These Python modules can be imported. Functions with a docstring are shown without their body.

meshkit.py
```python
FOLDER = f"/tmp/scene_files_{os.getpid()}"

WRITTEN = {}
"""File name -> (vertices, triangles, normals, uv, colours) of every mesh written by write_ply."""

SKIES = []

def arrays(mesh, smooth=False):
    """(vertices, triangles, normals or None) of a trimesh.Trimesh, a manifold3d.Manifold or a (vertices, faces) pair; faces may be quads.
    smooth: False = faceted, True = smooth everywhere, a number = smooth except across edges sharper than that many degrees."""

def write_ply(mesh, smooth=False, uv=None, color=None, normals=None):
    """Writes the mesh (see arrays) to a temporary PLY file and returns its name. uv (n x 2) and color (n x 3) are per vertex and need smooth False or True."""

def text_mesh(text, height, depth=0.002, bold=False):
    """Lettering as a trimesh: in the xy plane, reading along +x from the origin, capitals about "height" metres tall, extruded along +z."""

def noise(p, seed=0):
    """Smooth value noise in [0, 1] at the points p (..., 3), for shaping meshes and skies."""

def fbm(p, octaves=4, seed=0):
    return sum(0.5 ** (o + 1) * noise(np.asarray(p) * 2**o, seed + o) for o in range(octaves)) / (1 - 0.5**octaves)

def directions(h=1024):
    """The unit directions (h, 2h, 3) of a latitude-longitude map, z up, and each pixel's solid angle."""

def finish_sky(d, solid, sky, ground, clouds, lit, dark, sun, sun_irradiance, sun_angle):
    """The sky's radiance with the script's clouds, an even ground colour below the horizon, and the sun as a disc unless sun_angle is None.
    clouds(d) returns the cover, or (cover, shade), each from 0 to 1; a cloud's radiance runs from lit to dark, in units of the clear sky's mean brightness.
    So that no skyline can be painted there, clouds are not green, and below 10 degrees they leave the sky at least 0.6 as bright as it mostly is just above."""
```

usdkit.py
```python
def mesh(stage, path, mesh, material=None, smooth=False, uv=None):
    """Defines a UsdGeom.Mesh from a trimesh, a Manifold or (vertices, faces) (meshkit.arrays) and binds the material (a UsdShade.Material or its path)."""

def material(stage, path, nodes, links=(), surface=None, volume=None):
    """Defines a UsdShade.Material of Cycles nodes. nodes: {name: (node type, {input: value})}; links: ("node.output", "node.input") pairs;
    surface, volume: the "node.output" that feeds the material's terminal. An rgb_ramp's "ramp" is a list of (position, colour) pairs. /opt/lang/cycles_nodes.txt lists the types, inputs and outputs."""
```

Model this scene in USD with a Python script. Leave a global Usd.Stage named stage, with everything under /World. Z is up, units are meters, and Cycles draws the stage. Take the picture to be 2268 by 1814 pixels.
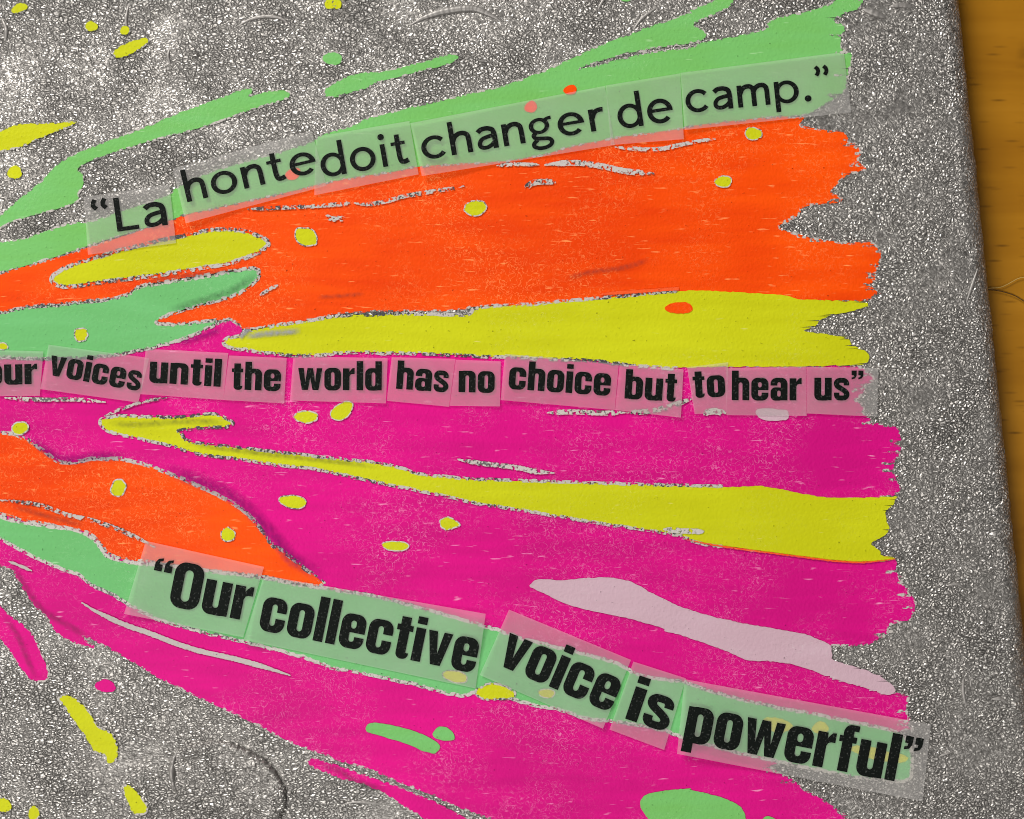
import math, random
import numpy as np, trimesh, shapely, usdkit, meshkit
from shapely.geometry import Polygon, LineString, Point, box
from shapely import affinity
from shapely.ops import unary_union
from pxr import Usd, UsdGeom, UsdLux, UsdShade, Gf, Sdf, Vt

random.seed(7); rng = np.random.default_rng(7)
stage = Usd.Stage.CreateInMemory()
UsdGeom.SetStageUpAxis(stage, UsdGeom.Tokens.z); UsdGeom.SetStageMetersPerUnit(stage, 1.0)
UsdGeom.Xform.Define(stage, '/World'); UsdGeom.Scope.Define(stage, '/World/Looks')

# ------------------------------------------------------------------ camera, lamps, exposure
PW, PH = 2268.0, 1814.0          # size of the photograph
T = 0.018                         # thickness of the stretched canvas
D = 0.34                          # lens above the canvas
VIEW = 0.32                       # metres of canvas across the picture
cam = UsdGeom.Camera.Define(stage, '/World/camera')
cam.AddTranslateOp().Set(Gf.Vec3d(0, 0, T + D))
cam.CreateHorizontalApertureAttr(36.0); cam.CreateVerticalApertureAttr(36.0 * PH / PW)
cam.CreateFocalLengthAttr(36.0 * D / VIEW)
cam.CreateClippingRangeAttr(Gf.Vec2f(0.01, 50))
cam.CreateExposureAttr(0.24)

def lamp(name, loc, target, w, h, radiance, color):
    l = UsdLux.RectLight.Define(stage, '/World/' + name)
    l.CreateWidthAttr(w); l.CreateHeightAttr(h); l.CreateIntensityAttr(radiance); l.CreateColorAttr(Gf.Vec3f(*color))
    m = Gf.Matrix4d().SetLookAt(Gf.Vec3d(*loc), Gf.Vec3d(*target), Gf.Vec3d(0, 1, 0.01)).GetInverse()
    l.AddTransformOp().Set(m)
lamp('desk_lamp', (-1.02, 1.50, 1.25), (0, 0, 0), 0.75, 0.75, 24.5, (1.0, 0.965, 0.92))
lamp('ceiling_lamp', (-0.95, -0.85, 1.9), (0, 0, 0), 0.7, 0.7, 11.0, (1.0, 0.965, 0.92))
lamp('ceiling_spot', (0.35, -1.35, 1.7), (0, 0, 0), 0.30, 0.30, 18, (1.0, 0.965, 0.92))
lamp('ceiling_glow', (-0.1, -0.75, 2.4), (-0.1, -0.75, 0), 2.6, 2.6, 0.30, (1.0, 0.97, 0.94))

# ------------------------------------------------------------------ helpers
def at(px, py, z=T):
    """the point at height z that the lens sees at pixel px, py of the photograph"""
    k = (T + D - z) / D * VIEW / PW
    return np.array([(px - PW / 2) * k, (PH / 2 - py) * k, z])
PX = VIEW / PW                    # one photograph pixel on the canvas, metres

TILE = dict(A=(0, 0), B=(734, 0), C=(1468, 0), D=(0, 587), E=(734, 587), F=(1468, 587), G=(0, 1174), H=(734, 1174), I=(1468, 1174))
TS = 800 / 2155
def P(s):
    out, t = [], None
    for tok in s.replace('\n', ' ').split():
        if tok in TILE: t = TILE[tok]; continue
        a, b = tok.split(',')
        out.append((t[0] + float(a) * TS, t[1] + float(b) * TS))
    return out

def chaikin(p, n=2, closed=True):
    p = np.asarray(p, float)
    for _ in range(n):
        if closed:
            q = np.roll(p, -1, 0)
            p = np.stack([.8 * p + .2 * q, .2 * p + .8 * q], 1).reshape(-1, 2)
        else:
            a, b = p[:-1], p[1:]
            p = np.vstack([p[:1], np.stack([.8 * a + .2 * b, .2 * a + .8 * b], 1).reshape(-1, 2), p[-1:]])
    return p

def largest(g):
    if g.geom_type == 'Polygon': return g
    gs = [x for x in g.geoms if x.geom_type == 'Polygon']
    return max(gs, key=lambda x: x.area)

_seed = [0]
def ragged(pts, amp=1.6, step=2.6, smooth=2):
    """a hand-painted outline: rounded a little, then roughened by the canvas grain"""
    _seed[0] += 1
    p = chaikin(pts, smooth)
    ring = LineString(np.vstack([p, p[:1]]))
    n = max(12, int(ring.length / step))
    s = np.linspace(0, ring.length, n, endpoint=False)
    q = np.array([ring.interpolate(x).coords[0] for x in s])
    tan = np.roll(q, -1, 0) - np.roll(q, 1, 0)
    tan /= np.maximum(np.linalg.norm(tan, axis=1, keepdims=True), 1e-9)
    nor = np.stack([tan[:, 1], -tan[:, 0]], 1)
    f = meshkit.noise(np.c_[q / 5.5, np.full(n, _seed[0] * 3.1)], 3) + .7 * meshkit.noise(np.c_[q / 16, np.full(n, _seed[0] * 1.7)], 5) - .85
    q = q + nor * (f * 2 * amp)[:, None]
    return largest(Polygon(q).buffer(0))

def ellipse(t, x, y, rx, ry, rot=0):
    x0, y0 = TILE[t]
    a = np.linspace(0, 2 * np.pi, 22, endpoint=False)
    c, s = math.cos(math.radians(rot)), math.sin(math.radians(rot))
    wob = 1 + .07 * np.sin(2 * a + x) + .05 * np.sin(3 * a + y)
    ex, ey = rx * np.cos(a) * wob, ry * np.sin(a) * wob
    return [(x0 + (x + u * c - v * s) * TS, y0 + (y + u * s + v * c) * TS) for u, v in zip(ex, ey)]

def polys(g):
    if g.is_empty: return []
    return [x for x in getattr(g, 'geoms', [g]) if x.geom_type == 'Polygon' and x.area > 1.0]

def film(g, z, thick):
    """a film of paint: flat top at height z above the canvas, with its own edge"""
    ms = [trimesh.creation.extrude_polygon(p, 1.0, engine='earcut') for p in polys(g)]
    m = trimesh.util.concatenate(ms)
    v = m.vertices
    top = v[:, 2] > .5
    out = np.zeros_like(v)
    out[:, 0] = (v[:, 0] - PW / 2) * PX; out[:, 1] = (PH / 2 - v[:, 1]) * PX
    out[:, 2] = np.where(top, T + z, T + z - thick)
    return trimesh.Trimesh(out, m.faces[:, ::-1], process=False)

_used = {}
def numbered(path):
    k = _used.get(path, 0); _used[path] = k + 1
    return path if k == 0 else f'{path}_{k:03d}'
def obj(name, mesh, mat, parent='/World', label=None, smooth=False):
    path = numbered(f'{parent}/{name}')
    m = usdkit.mesh(stage, path, mesh, mat, smooth=smooth)
    if label: m.GetPrim().SetCustomDataByKey('label', label)
    return path
def tag(path, label=None, cat=None, group=None, kind=None):
    p = stage.GetPrimAtPath(path)
    for k, v in (('label', label), ('category', cat), ('group', group), ('kind', kind)):
        if v: p.SetCustomDataByKey(k, v)
def thing(name, label, cat, group=None):
    path = numbered('/World/' + name)
    UsdGeom.Xform.Define(stage, path); tag(path, label, cat, group)
    return path

# ------------------------------------------------------------------ materials
def mat(name, nodes, links, surface):
    return usdkit.material(stage, '/World/Looks/' + name, nodes, links, surface=surface)

def math_(t, a=None, b=None, clamp=False):
    d = {'math_type': t}
    if a is not None: d['value1'] = a
    if b is not None: d['value2'] = b
    if clamp: d['use_clamp'] = True
    return ('math', d)

def make_silver():
    n = {
        'g': ('geometry', {}),
        'map': ('mapping', {'scale': (0.70, 1.0, 1.0), 'rotation': (0, 0, 0.06)}),
        'wob': ('noise_texture', {'scale': 700, 'detail': 1.0}),
        'wobs': ('vector_math', {'math_type': 'scale', 'scale': 0.0017}),
        'wadd': ('vector_math', {'math_type': 'add'}),
        'cell': ('voronoi_texture', {'scale': 1150, 'feature': 'smooth_f1', 'smoothness': .35, 'randomness': 1.0}),
        'inv': math_('subtract', a=1.0),
        'fine': ('noise_texture', {'scale': 1500, 'detail': 1.0, 'roughness': 0.6, 'distortion': 0.3}),
        'mid': ('noise_texture', {'scale': 480, 'detail': 2.0, 'roughness': .6, 'distortion': .6}),
        'coarse': ('noise_texture', {'scale': 120, 'detail': 2.0}),
        'patch': ('noise_texture', {'scale': 22, 'detail': 2.0}),
        'patr': ('map_range', {'from_min': 0.35, 'from_max': 0.68, 'to_min': 0.72, 'to_max': .86}),
        'h0': math_('multiply', b=0.75), 'h1': math_('multiply', b=0.28), 'h2': math_('multiply', b=0.75), 'h3': math_('multiply', b=2.0),
        's1': math_('add'), 's2': math_('add'), 's3': math_('add'),
        'bump': ('bump', {'distance': 0.00024}),
        'crk': ('voronoi_texture', {'scale': 1060, 'feature': 'distance_to_edge', 'randomness': 1.0}),
        'crr': ('map_range', {'from_min': 0.0, 'from_max': 0.09, 'to_min': 0.0, 'to_max': 1.0}),
        'crk2': ('map_range', {'from_min': 0.30, 'from_max': 0.62, 'to_min': 0.15, 'to_max': .66}),
        'crm': math_('subtract', a=1.0), 'crm2': math_('multiply'), 'crm3': math_('subtract', a=1.0), 'hc': math_('multiply', b=.8), 's4': math_('add'),
        'drk': ('mix', {'mix_type': 'multiply', 'fac': 1.0}),
        'flake': ('voronoi_texture', {'scale': 1300, 'feature': 'f1', 'randomness': 1.0}),
        'fl1': ('vector_math', {'math_type': 'subtract', 'vector2': (.5, .5, .5)}), 'fl2': ('vector_math', {'math_type': 'multiply', 'vector2': (.27, .27, .1)}),
        'fl3': ('vector_math', {'math_type': 'add'}), 'fl4': ('vector_math', {'math_type': 'normalize'}),
        'rough': ('map_range', {'from_min': 0.3, 'from_max': 0.7, 'to_min': 0.30, 'to_max': 0.44}),
        'sum': math_('multiply_add', b=1.0),
        'dirt': ('rgb_ramp', {'ramp': [(0.24, (0.22, .210, .198)), (0.42, (0.36, .345, .327)), (.7, (0.48, .462, .440))]}),
        'dif': ('diffuse_bsdf', {}), 'half': ('mix', {'fac': .42, 'color2': (.02, .02, .02)}), 'mx': ('mix_closure', {'fac': .48}),
        'dm': math_('multiply', b=.5), 'dm2': math_('multiply', b=.5), 'ds': math_('add'),
        'p': ('principled_bsdf', {'metallic': 1.0}),
    }
    l = [('g.position', 'map.vector'), ('map.vector', 'fine.vector'), ('map.vector', 'wob.vector'), ('wob.color', 'wobs.vector1'),
         ('map.vector', 'wadd.vector1'), ('wobs.vector', 'wadd.vector2'), ('wadd.vector', 'cell.vector'), ('map.vector', 'mid.vector'), ('g.position', 'coarse.vector'), ('g.position', 'patch.vector'),
         ('cell.distance', 'inv.value2'), ('inv.value', 'h0.value1'), ('fine.fac', 'h1.value1'), ('mid.fac', 'h2.value1'), ('coarse.fac', 'h3.value1'),
         ('h0.value', 's1.value1'), ('h1.value', 's1.value2'), ('s1.value', 's2.value1'), ('h2.value', 's2.value2'), ('s2.value', 's3.value1'), ('h3.value', 's3.value2'),
         ('patch.fac', 'patr.value'), ('patr.result', 'bump.strength'), ('s3.value', 'bump.height'), ('bump.normal', 'p.normal'),
         ('coarse.fac', 'rough.value'), ('rough.result', 'p.roughness'), ('inv.value', 'dm.value1'), ('mid.fac', 'dm2.value1'), ('dm.value', 'ds.value1'), ('dm2.value', 'ds.value2'), ('ds.value', 'dirt.fac'), ('dirt.color', 'p.base_color')]
    del n['sum']
    l.remove(('bump.normal', 'p.normal')); l.remove(('s3.value', 'bump.height')); l.remove(('dirt.color', 'p.base_color'))
    l += [('wadd.vector', 'crk.vector'), ('crk.distance', 'crr.value'), ('crr.result', 'crm.value2'), ('patch2.fac', 'crk2.value'), ('crm.value', 'crm2.value1'), ('crk2.result', 'crm2.value2'),
          ('crm2.value', 'crm3.value2'), ('crm3.value', 'hc.value1'), ('hc.value', 's4.value1'), ('s3.value', 's4.value2'), ('s4.value', 'bump.height'), ('g.position', 'patch2.vector'),
          ('dirt.color', 'drk.color1'), ('crm3.value', 'drk.color2'), ('drk.color', 'p.base_color')]
    n['patch2'] = ('noise_texture', {'scale': 60, 'detail': 3.0})
    l += [('wadd.vector', 'flake.vector'), ('flake.color', 'fl1.vector1'), ('fl1.vector', 'fl2.vector1'), ('fl2.vector', 'fl3.vector1'), ('bump.normal', 'fl3.vector2'), ('fl3.vector', 'fl4.vector1'), ('fl4.vector', 'p.normal'), ('drk.color', 'half.color1'), ('half.color', 'dif.color'), ('bump.normal', 'dif.normal'), ('dif.BSDF', 'mx.closure1'), ('p.BSDF', 'mx.closure2')]
    return mat('silver_paint', n, l, 'mx.closure')

def make_paint(name, col, dark, fleck, worm=0.012, wormlo=.42, rough=.5, streak=.70, bump=.55):
    n = {
        'g': ('geometry', {}),
        'worm': ('noise_texture', {'scale': 620, 'detail': 2.0, 'distortion': .8}),
        'w0': math_('subtract', b=.5), 'w1': math_('absolute'), 'w2': math_('less_than', b=worm),
        'area': ('noise_texture', {'scale': 38, 'detail': 2.0}),
        'arr': ('map_range', {'from_min': wormlo, 'from_max': wormlo + .22, 'to_min': 0, 'to_max': .55}),
        'wm': math_('multiply'),
        'map': ('mapping', {'scale': (0.16, 1.0, 1.0), 'rotation': (0, 0, .05)}),
        'str': ('noise_texture', {'scale': 1300, 'detail': 1.0}),
        's2': ('map_range', {'from_min': streak, 'from_max': streak + .05, 'to_min': 0, 'to_max': .42}),
        'tone': ('noise_texture', {'scale': 16, 'detail': 3.0}),
        'toner': ('map_range', {'from_min': .35, 'from_max': .68, 'to_min': 0, 'to_max': .7}),
        'brush': ('noise_texture', {'scale': 220, 'detail': 3.0}),
        'brr': ('map_range', {'from_min': .3, 'from_max': .7, 'to_min': 0, 'to_max': .55}),
        'tadd': math_('add', clamp=True),
        'base': ('mix', {'color1': col, 'color2': dark}),
        'm1': ('mix', {'color2': fleck}), 'm2': ('mix', {'color2': fleck}),
        'grain': ('noise_texture', {'scale': 1000, 'detail': 2.0}),
        'speck': ('map_range', {'from_min': .70, 'from_max': .76, 'to_min': 0, 'to_max': .5}),
        'm3': ('mix', {'color2': tuple(.25 * c for c in dark)}),
        'bump': ('bump', {'strength': bump, 'distance': .00025}),
        'p': ('principled_bsdf', {'roughness': rough, 'specular_ior_level': .10}),
    }
    l = [('g.position', 'worm.vector'), ('g.position', 'area.vector'), ('g.position', 'map.vector'), ('map.vector', 'str.vector'), ('map.vector', 'brush.vector'),
         ('g.position', 'tone.vector'), ('g.position', 'grain.vector'),
         ('worm.fac', 'w0.value1'), ('w0.value', 'w1.value1'), ('w1.value', 'w2.value1'), ('area.fac', 'arr.value'), ('w2.value', 'wm.value1'), ('arr.result', 'wm.value2'),
         ('str.fac', 's2.value'), ('tone.fac', 'toner.value'), ('brush.fac', 'brr.value'), ('toner.result', 'tadd.value1'), ('brr.result', 'tadd.value2'),
         ('tadd.value', 'base.fac'), ('base.color', 'm1.color1'), ('wm.value', 'm1.fac'), ('m1.color', 'm2.color1'), ('s2.result', 'm2.fac'),
         ('grain.fac', 'speck.value'), ('m2.color', 'm3.color1'), ('speck.result', 'm3.fac'), ('m3.color', 'p.base_color'),
         ('grain.fac', 'bump.height'), ('bump.normal', 'p.normal')]
    return mat(name, n, l, 'p.BSDF')

def make_pencil(name, pale, dark, ratio, cover):
    """crumbly line: pale primed canvas and charcoal caught on the tops of the weave"""
    n = {
        'g': ('geometry', {}),
        'a': ('noise_texture', {'scale': 1150, 'detail': 2.0, 'roughness': .6}),
        'lo': ('noise_texture', {'scale': 45, 'detail': 1.0}),
        'lom': ('map_range', {'from_min': .3, 'from_max': .7, 'to_min': -.13, 'to_max': .13}),
        'ad': math_('add'),
        'dr': ('map_range', {'from_min': ratio - .03, 'from_max': ratio + .03, 'to_min': 0, 'to_max': 1}),
        'c': ('mix', {'color1': dark, 'color2': pale}),
        'off': ('vector_math', {'math_type': 'add', 'vector2': (3.1, 1.7, .4)}),
        'b': ('noise_texture', {'scale': 800, 'detail': 2.0, 'distortion': .4}),
        'al': ('map_range', {'from_min': cover - .03, 'from_max': cover + .03, 'to_min': 0, 'to_max': 1}),
        'bump': ('bump', {'strength': .6, 'distance': .0003}),
        'p': ('principled_bsdf', {'roughness': .5, 'specular_ior_level': .4}),
        't': ('transparent_bsdf', {}), 'm': ('mix_closure', {}),
    }
    l = [('g.position', 'a.vector'), ('g.position', 'lo.vector'), ('lo.fac', 'lom.value'), ('a.fac', 'ad.value1'), ('lom.result', 'ad.value2'), ('ad.value', 'dr.value'), ('dr.result', 'c.fac'), ('c.color', 'p.base_color'),
         ('g.position', 'off.vector1'), ('off.vector', 'b.vector'), ('b.fac', 'al.value'), ('al.result', 'm.fac'), ('t.BSDF', 'm.closure1'), ('p.BSDF', 'm.closure2'),
         ('a.fac', 'bump.height'), ('bump.normal', 'p.normal')]
    return mat(name, n, l, 'm.closure')

def make_smudge(name, col, amount):
    n = {
        'at': ('attribute', {'attribute': 'soft'}), 'g': ('geometry', {}),
        'a': ('noise_texture', {'scale': 900, 'detail': 2.0}),
        'ar': ('map_range', {'from_min': .3, 'from_max': .62, 'to_min': .35, 'to_max': 1}),
        'mu': math_('multiply'), 'mu2': math_('multiply', b=amount),
        'd': ('diffuse_bsdf', {'color': col}), 't': ('transparent_bsdf', {}), 'm': ('mix_closure', {}),
    }
    l = [('g.position', 'a.vector'), ('a.fac', 'ar.value'), ('at.fac', 'mu.value1'), ('ar.result', 'mu.value2'), ('mu.value', 'mu2.value1'), ('mu2.value', 'm.fac'),
         ('t.BSDF', 'm.closure1'), ('d.BSDF', 'm.closure2')]
    return mat(name, n, l, 'm.closure')

def make_tracing():
    n = {
        'g': ('geometry', {}),
        'n': ('noise_texture', {'scale': 90, 'detail': 3.0}),
        'nr': ('map_range', {'from_min': .3, 'from_max': .7, 'to_min': .25, 'to_max': .32}),
        'd': ('diffuse_bsdf', {'color': (.90, .88, .87)}), 'tr': ('translucent_bsdf', {'color': (.90, .88, .87)}), 'md': ('mix_closure', {'fac': .42}),
        't': ('transparent_bsdf', {'color': (.98, .98, .97)}), 'rf': ('refraction_bsdf', {'roughness': .55, 'IOR': 1.35, 'color': (.98, .98, .97)}), 'mt': ('mix_closure', {'fac': .28}),
        'm': ('mix_closure', {}),
        'gl': ('glossy_bsdf', {'roughness': .4, 'color': (1, 1, 1)}), 'f': ('fresnel', {'IOR': 1.15}), 'm2': ('mix_closure', {}),
    }
    l = [('g.position', 'n.vector'), ('n.fac', 'nr.value'), ('nr.result', 'm.fac'), ('d.BSDF', 'md.closure1'), ('tr.BSDF', 'md.closure2'),
         ('t.BSDF', 'mt.closure1'), ('rf.BSDF', 'mt.closure2'), ('mt.closure', 'm.closure1'), ('md.closure', 'm.closure2'), ('f.fac', 'm2.fac'), ('m.closure', 'm2.closure1'), ('gl.BSDF', 'm2.closure2')]
    return mat('tracing_paper', n, l, 'm2.closure')

def make_ink():
    n = {'g': ('geometry', {}), 'n': ('noise_texture', {'scale': 1600, 'detail': 1.0}),
         'r': ('rgb_ramp', {'ramp': [(.0, (.003, .005, .004)), (.62, (.005, .007, .006)), (.74, (.06, .065, .06))]}),
         'p': ('principled_bsdf', {'roughness': .6, 'specular_ior_level': .08})}
    return mat('printing_ink', n, [('g.position', 'n.vector'), ('n.fac', 'r.fac'), ('r.color', 'p.base_color')], 'p.BSDF')

def make_wood():
    n = {
        'g': ('geometry', {}),
        'map': ('mapping', {'scale': (0.10, 1.0, 1.0), 'rotation': (0, 0, -.04)}),
        'n1': ('noise_texture', {'scale': 90, 'detail': 4.0, 'distortion': .4}),
        'r1': ('rgb_ramp', {'ramp': [(.28, (.29, .118, .004)), (.5, (.345, .148, .006)), (.72, (.40, .178, .010))]}),
        'fm': ('mapping', {'scale': (0.20, 1.15, 1.0), 'rotation': (0, 0, .05)}),
        'v': ('voronoi_texture', {'scale': 420, 'feature': 'f1', 'randomness': 1.0}),
        'fr': ('map_range', {'from_min': .10, 'from_max': .27, 'to_min': 1, 'to_max': 0}),
        'area': ('noise_texture', {'scale': 22, 'detail': 2.0}),
        'arr': ('map_range', {'from_min': .40, 'from_max': .55, 'to_min': .05, 'to_max': .42}),
        'mu': math_('multiply'),
        'mx': ('mix', {'color2': (.10, .040, .002)}),
        'bump': ('bump', {'strength': .25, 'distance': .0002}),
        'p': ('principled_bsdf', {'roughness': .42, 'specular_ior_level': .35}),
    }
    l = [('g.position', 'map.vector'), ('map.vector', 'n1.vector'), ('n1.fac', 'r1.fac'), ('g.position', 'fm.vector'), ('fm.vector', 'v.vector'), ('v.distance', 'fr.value'),
         ('g.position', 'area.vector'), ('area.fac', 'arr.value'), ('fr.result', 'mu.value1'), ('arr.result', 'mu.value2'), ('mu.value', 'mx.fac'), ('r1.color', 'mx.color1'), ('mx.color', 'p.base_color'),
         ('n1.fac', 'bump.height'), ('bump.normal', 'p.normal')]
    return mat('beech_wood', n, l, 'p.BSDF')

def plain(name, col, rough=.5):
    return mat(name, {'p': ('principled_bsdf', {'base_color': col, 'roughness': rough})}, [], 'p.BSDF')

SILVER = make_silver()
PINK = make_paint('magenta_paint', (.77, .004, .255), (.58, .004, .195), (.85, .26, .50), worm=.012, wormlo=.42, streak=.71)
ORANGE = make_paint('orange_paint', (1.0, .098, .002), (.80, .052, .001), (1.0, .30, .09), worm=.014, wormlo=.42, streak=.69)
MINT = make_paint('mint_paint', (.18, .55, .205), (.15, .48, .16), (.34, .66, .34), worm=.010, wormlo=.5, streak=.73)
GREEN = make_paint('green_paint', (.19, .54, .165), (.175, .49, .115), (.36, .66, .30), worm=.010, wormlo=.5, streak=.72)
YELLOW = make_paint('yellow_paint', (.62, .66, .012), (.53, .55, .007), (.70, .68, .20), worm=.006, wormlo=.52, streak=.74)
LILAC = make_paint('lilac_paint', (.62, .44, .52), (.56, .38, .45), (.62, .50, .54), worm=.008, streak=.72)
CHALK = make_paint('bare_primer', (.55, .50, .49), (.47, .42, .41), (.62, .58, .56), streak=.72)
SALMON = make_paint('salmon_orange_paint', (.95, .13, .03), (.85, .09, .02), (1, .3, .2))
PENCIL = make_pencil('charcoal_line', (.52, .485, .45), (.05, .05, .055), .45, .47)
PALE = make_pencil('bare_canvas_line', (.56, .52, .49), (.12, .12, .12), .39, .43)
FAINT = make_pencil('crumbly_edge', (.52, .49, .46), (.13, .13, .12), .44, .54)
SMUDGE = make_smudge('graphite_smear', (.05, .05, .055), .33)
PURPLE = make_smudge('purple_smear', (.20, .012, .16), .50)
GREYSMEAR = make_smudge('grey_smear', (.36, .37, .40), .85)
TRACING = make_tracing(); INK = make_ink(); WOOD = make_wood()

# ------------------------------------------------------------------ table top (the surface under the canvas)
tb = trimesh.creation.box((1.5, 1.2, 0.028)); tb.apply_translation((0.1, 0, -0.014))
tab = obj('tabletop', tb, WOOD); tag(tab, 'yellow-brown beech tabletop under the canvas', None, None, 'structure')

# ------------------------------------------------------------------ the stretched canvas
painting = thing('painted_canvas', 'stretched canvas painted silver with neon orange, pink, yellow and green streaks', 'painting')
R = 0.0075
def edge_px(y): return 2118 + .1025 * y
e0, e1 = at(edge_px(-430), -430, T - R), at(edge_px(2010), 2010, T - R)
along = (e1 - e0)[:2]; length = np.linalg.norm(along); along /= length
inward = np.array([along[1], -along[0]])
if inward[0] > 0: inward = -inward
prof = [(0, 0), (0, .004), (0, .008), (0, .011)]
for a in np.linspace(0, 90, 9): prof.append((R * (1 - math.cos(math.radians(a))), T - R + R * math.sin(math.radians(a))))
prof += [(R + d, T) for d in (.0008, .0018, .003, .0045, .006, .0075, .009, .011, .014, .03, .1, .2, .30, .365)]
prof += [(.369, T - .004), (.369, 0)]
prof = np.array(prof)
ns = int(length / .0011)
S = np.linspace(0, length, ns)
pn = np.gradient(prof, axis=0); pn = np.stack([-pn[:, 1], pn[:, 0]], 1); pn /= np.linalg.norm(pn, axis=1, keepdims=True)
arc_len = np.r_[0, np.cumsum(np.linalg.norm(np.diff(prof, axis=0), axis=1))]
V = np.zeros((ns, len(prof), 3))
for j, (t, z) in enumerate(prof):
    amp = .00038 * max(0, 1 - max(t - R, 0) / .008) * (1 if t < .1 else 0) * (1 if z > .002 else 0)
    nz = meshkit.fbm(np.c_[S / .0035, np.full(ns, arc_len[j] / .0026), np.zeros(ns)], 3, 11) - .5
    tt, zz = t + pn[j, 0] * amp * nz * 2, z + pn[j, 1] * amp * nz * 2 - (amp * .35 if t > R else 0)
    V[:, j, :2] = e0[:2] + S[:, None] * along + (tt[:, None] if np.ndim(tt) else tt) * inward
    V[:, j, 2] = zz
np_ = len(prof); F = []
for i in range(ns - 1):
    a = np.arange(np_ - 1) + i * np_
    F.append(np.stack([a, a + np_, a + np_ + 1, a + 1], 1))
F = np.vstack(F)
F = np.vstack([F[:, [0, 1, 2]], F[:, [0, 2, 3]]])
caps = [[0, k + 1, k] for k in range(1, np_ - 1)] + [[(ns - 1) * np_, (ns - 1) * np_ + k, (ns - 1) * np_ + k + 1] for k in range(1, np_ - 1)]
cm = trimesh.Trimesh(V.reshape(-1, 3), np.vstack([F, caps]), process=False)
if cm.face_normals[np.argmax(cm.area_faces)][2] < 0: cm.invert()
obj('canvas_board', cm, SILVER, painting, 'silver painted canvas with crinkled grain', smooth=50)

# --- paint: name, material, outline, height above the canvas (mm), which end limits the charcoal line
def bristles(g, xmin):
    """dry brush hairs at the right-hand end of a stroke: thin slits let in and thin tails left out"""
    q = np.array(g.exterior.coords)[::3]
    q = q[q[:, 0] > xmin]
    cut, add = [], []
    for x, y in q[rng.permutation(len(q))[:max(8, len(q) // 3)]]:
        L, w, sl = rng.uniform(8, 34), rng.uniform(.7, 1.9), rng.uniform(-.08, .04)
        if rng.random() < .65: cut.append(Polygon([(x + 4, y - w), (x + 4, y + w), (x - L, y - L * sl)]))
        else: add.append(Polygon([(x - 6, y - w), (x - 6, y + w), (x + L * .35, y + L * .35 * sl)]))
    return largest(g.union(unary_union(add)).difference(unary_union(cut)).buffer(0))
count = [0]
def paint(name, pts, m, z, label=None, amp=1.5, smooth=2, line=None, w=(5, 3.5), xmax=None, parent=None, bristle=None):
    g = ragged(pts, amp, smooth=smooth)
    if bristle: g = bristles(g, bristle)
    count[0] += 1
    z = z + .0015 * count[0]
    path = obj(name, film(g, z * 1e-3, .06e-3 + .08e-3), m, parent or painting, label)
    if line is not None:
        ring = g.buffer(w[0]).difference(g.buffer(-w[1]))
        if xmax: ring = ring.intersection(box(-200, -200, xmax, 2200))
        ring = unary_union([r for r in polys(ring)])
        obj('pencil_outline', film(ring, (z + .03) * 1e-3, .02e-3), line, path)
    return path, g

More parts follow.
